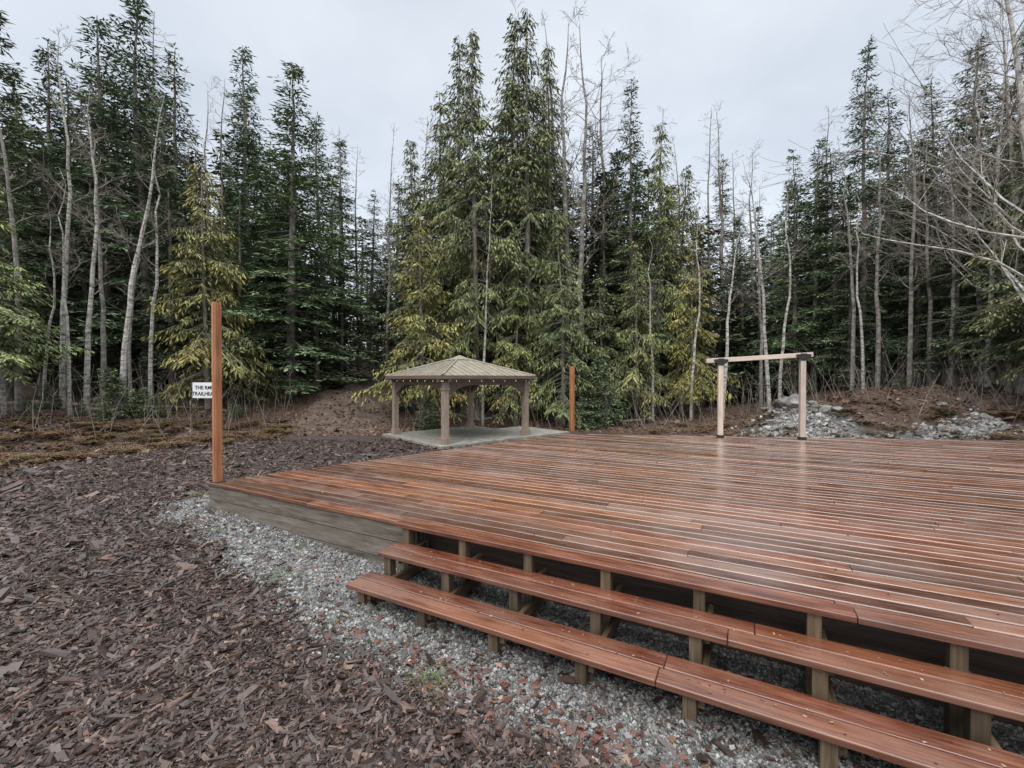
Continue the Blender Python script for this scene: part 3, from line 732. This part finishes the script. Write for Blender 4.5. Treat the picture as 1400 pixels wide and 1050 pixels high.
# ------------------------------------------------------------------ undergrowth
def blades(name,x,y,h,w,mat,col,bend=.5,z=None,az=None,bv=None):
    m=len(x);z=gz(x,y)-.02 if z is None else z;az=RG.uniform(0,6.283,m) if az is None else az;c=np.cos(az);s=np.sin(az)
    bx=RG.normal(0,bend,(m,2))*h[:,None] if bv is None else bv
    p=np.stack([x,y,z],1)
    a=p+np.stack([c*w,s*w,0*w],1);b=p-np.stack([c*w,s*w,0*w],1)
    mid=p+np.stack([bx[:,0]*.35,bx[:,1]*.35,h*.65],1);tip=p+np.stack([bx[:,0],bx[:,1],h*RG.uniform(.5,1,m)],1)
    m1=mid+np.stack([c*w,s*w,0*w],1)*.7;m2=mid-np.stack([c*w,s*w,0*w],1)*.7
    V=np.stack([a,b,m2,m1,tip],1).reshape(-1,3);i=np.arange(m)[:,None]*5
    mb=MB();mb.add(V,i+np.array([[0,1,2,3]]),0,np.repeat(col,5,0));mb.F.append((i+np.array([[3,2,4]]),0))
    return obj(name,mb.mesh(name,[mat]))
m=26000
th=np.radians(RG.uniform(-54,54,m));R=RG.uniform(13.5,22,m);x=R*np.sin(th);y=R*np.cos(th)
g,f,dd=masks(x,y);dens=np.clip(vnoise(x*.9,y*.9,21)*1.6-.5,0,1)*f*(1-np.clip(dd*1.5,0,1))*(1-np.clip(g*1.5,0,1))
k=RG.uniform(0,1,m)<dens*np.where(np.degrees(th)<-24,.8,.35);x=x[k];y=y[k];m=len(x)
blades('dry_undergrowth',x,y,RG.uniform(.03,.20,m),RG.uniform(.008,.022,m),M_dry,np.stack([RG.uniform(.6,1.2,m),RG.beta(1.6,1.6,m),RG.uniform(0,1,m)],1),1.2)
fx=[];fy=[];fh=[];fb=[];fz=[];faz=[];fc=[]
for _ in range(230):
    left=random.random()<.7
    th=math.radians(random.uniform(-53,-27) if left else random.uniform(18,50));R=random.uniform(14.6,19) if left else random.uniform(15,18)
    cx,cy=R*math.sin(th),R*math.cos(th)
    if masks(np.array([cx]),np.array([cy]))[1][0]<.5: continue
    z0=float(gz(cx,cy));cc_=random.uniform(0,1);sz_=random.uniform(.25,.5)
    for q in range(13):
        a=random.uniform(0,6.28);L_=sz_*random.uniform(.7,1.2)
        for t in np.linspace(.15,1,8):
            px_=cx+math.cos(a)*L_*t;py_=cy+math.sin(a)*L_*t;pz_=z0+sz_*(1.3*t-1.25*t*t)
            for sd in (-1,1):
                fx.append(px_);fy.append(py_);fz.append(pz_);fh.append(.02);fb.append((math.cos(a+sd*1.3)*.12*(1.15-t),math.sin(a+sd*1.3)*.12*(1.15-t)));faz.append(a);fc.append((random.uniform(.7,1.2),min(1,max(0,cc_*.95+random.gauss(0,.08))),0))
blades('fern_undergrowth',np.array(fx),np.array(fy),np.array(fh),np.full(len(fx),.016),M_fern,np.array(fc),0,np.array(fz),np.array(faz),np.array(fb))
m=18000
th=np.radians(RG.uniform(-54,54,m));R=RG.uniform(13,21,m);x=R*np.sin(th);y=R*np.cos(th);g,f,dd=masks(x,y)
k=((f>.4)|(dd>.3))&(g<.5);x=x[k];y=y[k];m=len(x);sz=RG.lognormal(0,.5,m)*.042
scatter_boxes('forest_litter',x,y,gz(x,y)+.01,sz*1.6,sz*.7,sz*.2,.45,M_dry,np.stack([RG.uniform(.5,1.2,m),RG.uniform(0,.9,m)**1.1,RG.uniform(0,1,m)],1))
m=900
th=np.radians(RG.uniform(-54,54,m));R=RG.uniform(17,23,m);x=R*np.sin(th);y=R*np.cos(th)
g,f,dd=masks(x,y);k=(f>.6)&(np.abs(x-trailx(y))>2.2);x=x[k];y=y[k];m=len(x)
mb=MB()
for i in range(m):
    h=random.uniform(.4,2.0);p=np.array([x[i],y[i],float(gz(x[i],y[i]))]);q=p+np.array([random.gauss(0,.3)*h,random.gauss(0,.3)*h,h])
    md=(p+q)/2+np.array([random.gauss(0,.06),random.gauss(0,.06),0])*h
    tube(mb,[p,md,q],[.009,.007,.003],3,0)
    for _ in range(2):
        a=md+(q-md)*random.random();tube(mb,[a,a+np.array([random.gauss(0,.25),random.gauss(0,.25),random.uniform(.05,.4)])*h*.5],[.005,.002],3,0)
obj('bare_brush',mb.mesh('bare_brush',[M_twig]))
for k,(px,D_,ln,ang_,r_) in enumerate([(60,15.5,3.5,.3,.09),(840,18,3,.1,.08),(620,19.5,3.6,-.2,.09),(250,16.8,2.5,.5,.07)]):
    x=at(px,D_);pp=[]
    for t in np.linspace(-.5,.5,6):
        xx=x+math.cos(ang_)*ln*t;yy=D_+math.sin(ang_)*ln*t;pp.append((xx,yy,float(gz(xx,yy))+r_*.7+.03*math.sin(t*9+k)))
    mb=MB();tube(mb,pp,np.linspace(r_,r_*.6,6),8,0);obj('fallen_log',mb.mesh('fallen_log',[M_bark]))
for px,py,rad,n_ in [(588,925,.10,130),(380,795,.16,120),(400,760,.1,60),(268,690,.16,160),(322,716,.14,120),(300,742,.1,50),(455,852,.08,40),(585,850,.06,30)]:
    D_=600*(CAMZ-.06)/(py-518);cx=at(px,D_)
    xx=RG.normal(cx,rad*.6,n_);yy=RG.normal(D_,rad*.6,n_)
    blades('grass_tuft',xx,yy,RG.uniform(.03,.10,n_),RG.uniform(.002,.004,n_),M_grass,np.stack([RG.uniform(.7,1.2,n_),RG.uniform(0,1,n_),RG.uniform(0,1,n_)],1),.5)
m=600
s=np.concatenate([RG.normal(5.4,1.0,340),RG.uniform(0,10,260)]);v=-np.concatenate([RG.normal(1.0,.11,340),RG.uniform(.1,1.6,260)])
pp=P(np.stack([s,v,v*0],1));x,y=pp[:,0],pp[:,1];k=(v<-.70)|((s<3.4)&(v<-.1));x=x[k];y=y[k];m=len(x)
sz=RG.uniform(.010,.036,m)
scatter_boxes('fallen_leaves',x,y,gz(x,y)+.012,sz*1.4,sz,sz*.04+.001,.22,M_leaf,np.stack([RG.uniform(.6,1.1,m),RG.beta(1.5,3,m),RG.uniform(0,1,m)],1))
m=420
s=RG.uniform(.5,11,m);v=RG.uniform(0.1,8,m);pp=P(np.stack([s,v,v*0],1));x,y=pp[:,0],pp[:,1];z=np.full(m,DZ+.006)
m2=160;s=RG.uniform(3.7,9,m2);lv=RG.integers(0,2,m2);v=np.where(lv==0,-.2,-.52)+RG.uniform(-.12,.12,m2);pp=P(np.stack([s,v,v*0],1))
x=np.concatenate([x,pp[:,0]]);y=np.concatenate([y,pp[:,1]]);z=np.concatenate([z,np.where(lv==0,.389,.219)]);m=len(x)
sz=RG.uniform(.005,.012,m)
scatter_boxes('deck_debris',x,y,z,sz*1.5,sz,sz*.1+.001,.12,M_leaf,np.stack([RG.uniform(.8,1.5,m),RG.uniform(.3,1,m),RG.uniform(0,1,m)],1))
# ------------------------------------------------------------------ world
SE,SR=math.radians(50),math.radians(200)
w=bpy.data.worlds.new('World');scene.world=w;w.use_nodes=True;nt=w.node_tree;nt.nodes.clear()
out=N(nt,'ShaderNodeOutputWorld');sky=N(nt,'ShaderNodeTexSky');sky.sky_type='NISHITA';sky.sun_disc=False;sky.sun_elevation=SE;sky.sun_rotation=SR
b1=N(nt,'ShaderNodeBackground');L(nt,sky.outputs[0],b1.inputs[0]);b1.inputs[1].default_value=.05
tc=N(nt,'ShaderNodeTexCoord').outputs['Generated'];sp=N(nt,'ShaderNodeSeparateXYZ');L(nt,tc,sp.inputs[0])
zc=math_(nt,'MAXIMUM',sp.outputs[2],0.0)
br=ramp(nt,zc,[(0,(.84,.85,.86)),(.45,(.72,.745,.77)),(.7,(.72,.75,.785)),(1,(1.0,1.0,1.0))])
den=math_(nt,'ADD',zc,.25);cx=math_(nt,'DIVIDE',sp.outputs[0],den);cy=math_(nt,'DIVIDE',sp.outputs[1],den)
cb=N(nt,'ShaderNodeCombineXYZ');L(nt,cx,cb.inputs[0]);L(nt,cy,cb.inputs[1])
nz=noise(nt,cb.outputs[0],1.4,5,.5)
cl=ramp(nt,nz.outputs[0],[(.34,(.82,.84,.865)),(.66,(1.12,1.12,1.11))])
colr=mix(nt,1.0,br,cl,'MULTIPLY')
hi=maprange(nt,zc,.66,1.0,1.0,5.0)
b2=N(nt,'ShaderNodeBackground');L(nt,colr,b2.inputs[0]);L(nt,hi,b2.inputs[1])
ad=N(nt,'ShaderNodeAddShader');L(nt,b1.outputs[0],ad.inputs[0]);L(nt,b2.outputs[0],ad.inputs[1]);L(nt,ad.outputs[0],out.inputs[0])
sl=bpy.data.lights.new('sun','SUN');sl.energy=1.5;sl.angle=math.radians(25);sl.color=(1,.97,.93)
so=bpy.data.objects.new('sun',sl);COL.objects.link(so)
sd=Vector((math.sin(SR)*math.cos(SE),math.cos(SR)*math.cos(SE),math.sin(SE)))
so.rotation_euler=(-sd).to_track_quat('-Z','Y').to_euler()
# ------------------------------------------------------------------ camera
cam=bpy.data.cameras.new('camera');cam.sensor_width=36;cam.lens=36*600/1400;cam.clip_end=3000;cam.clip_start=.05
co=bpy.data.objects.new('camera',cam);COL.objects.link(co);co.location=(0,0,CAMZ);co.rotation_euler=(math.radians(90-.67),0,0)
scene.camera=co
scene.view_settings.view_transform='Standard';scene.view_settings.look='None';scene.view_settings.exposure=0
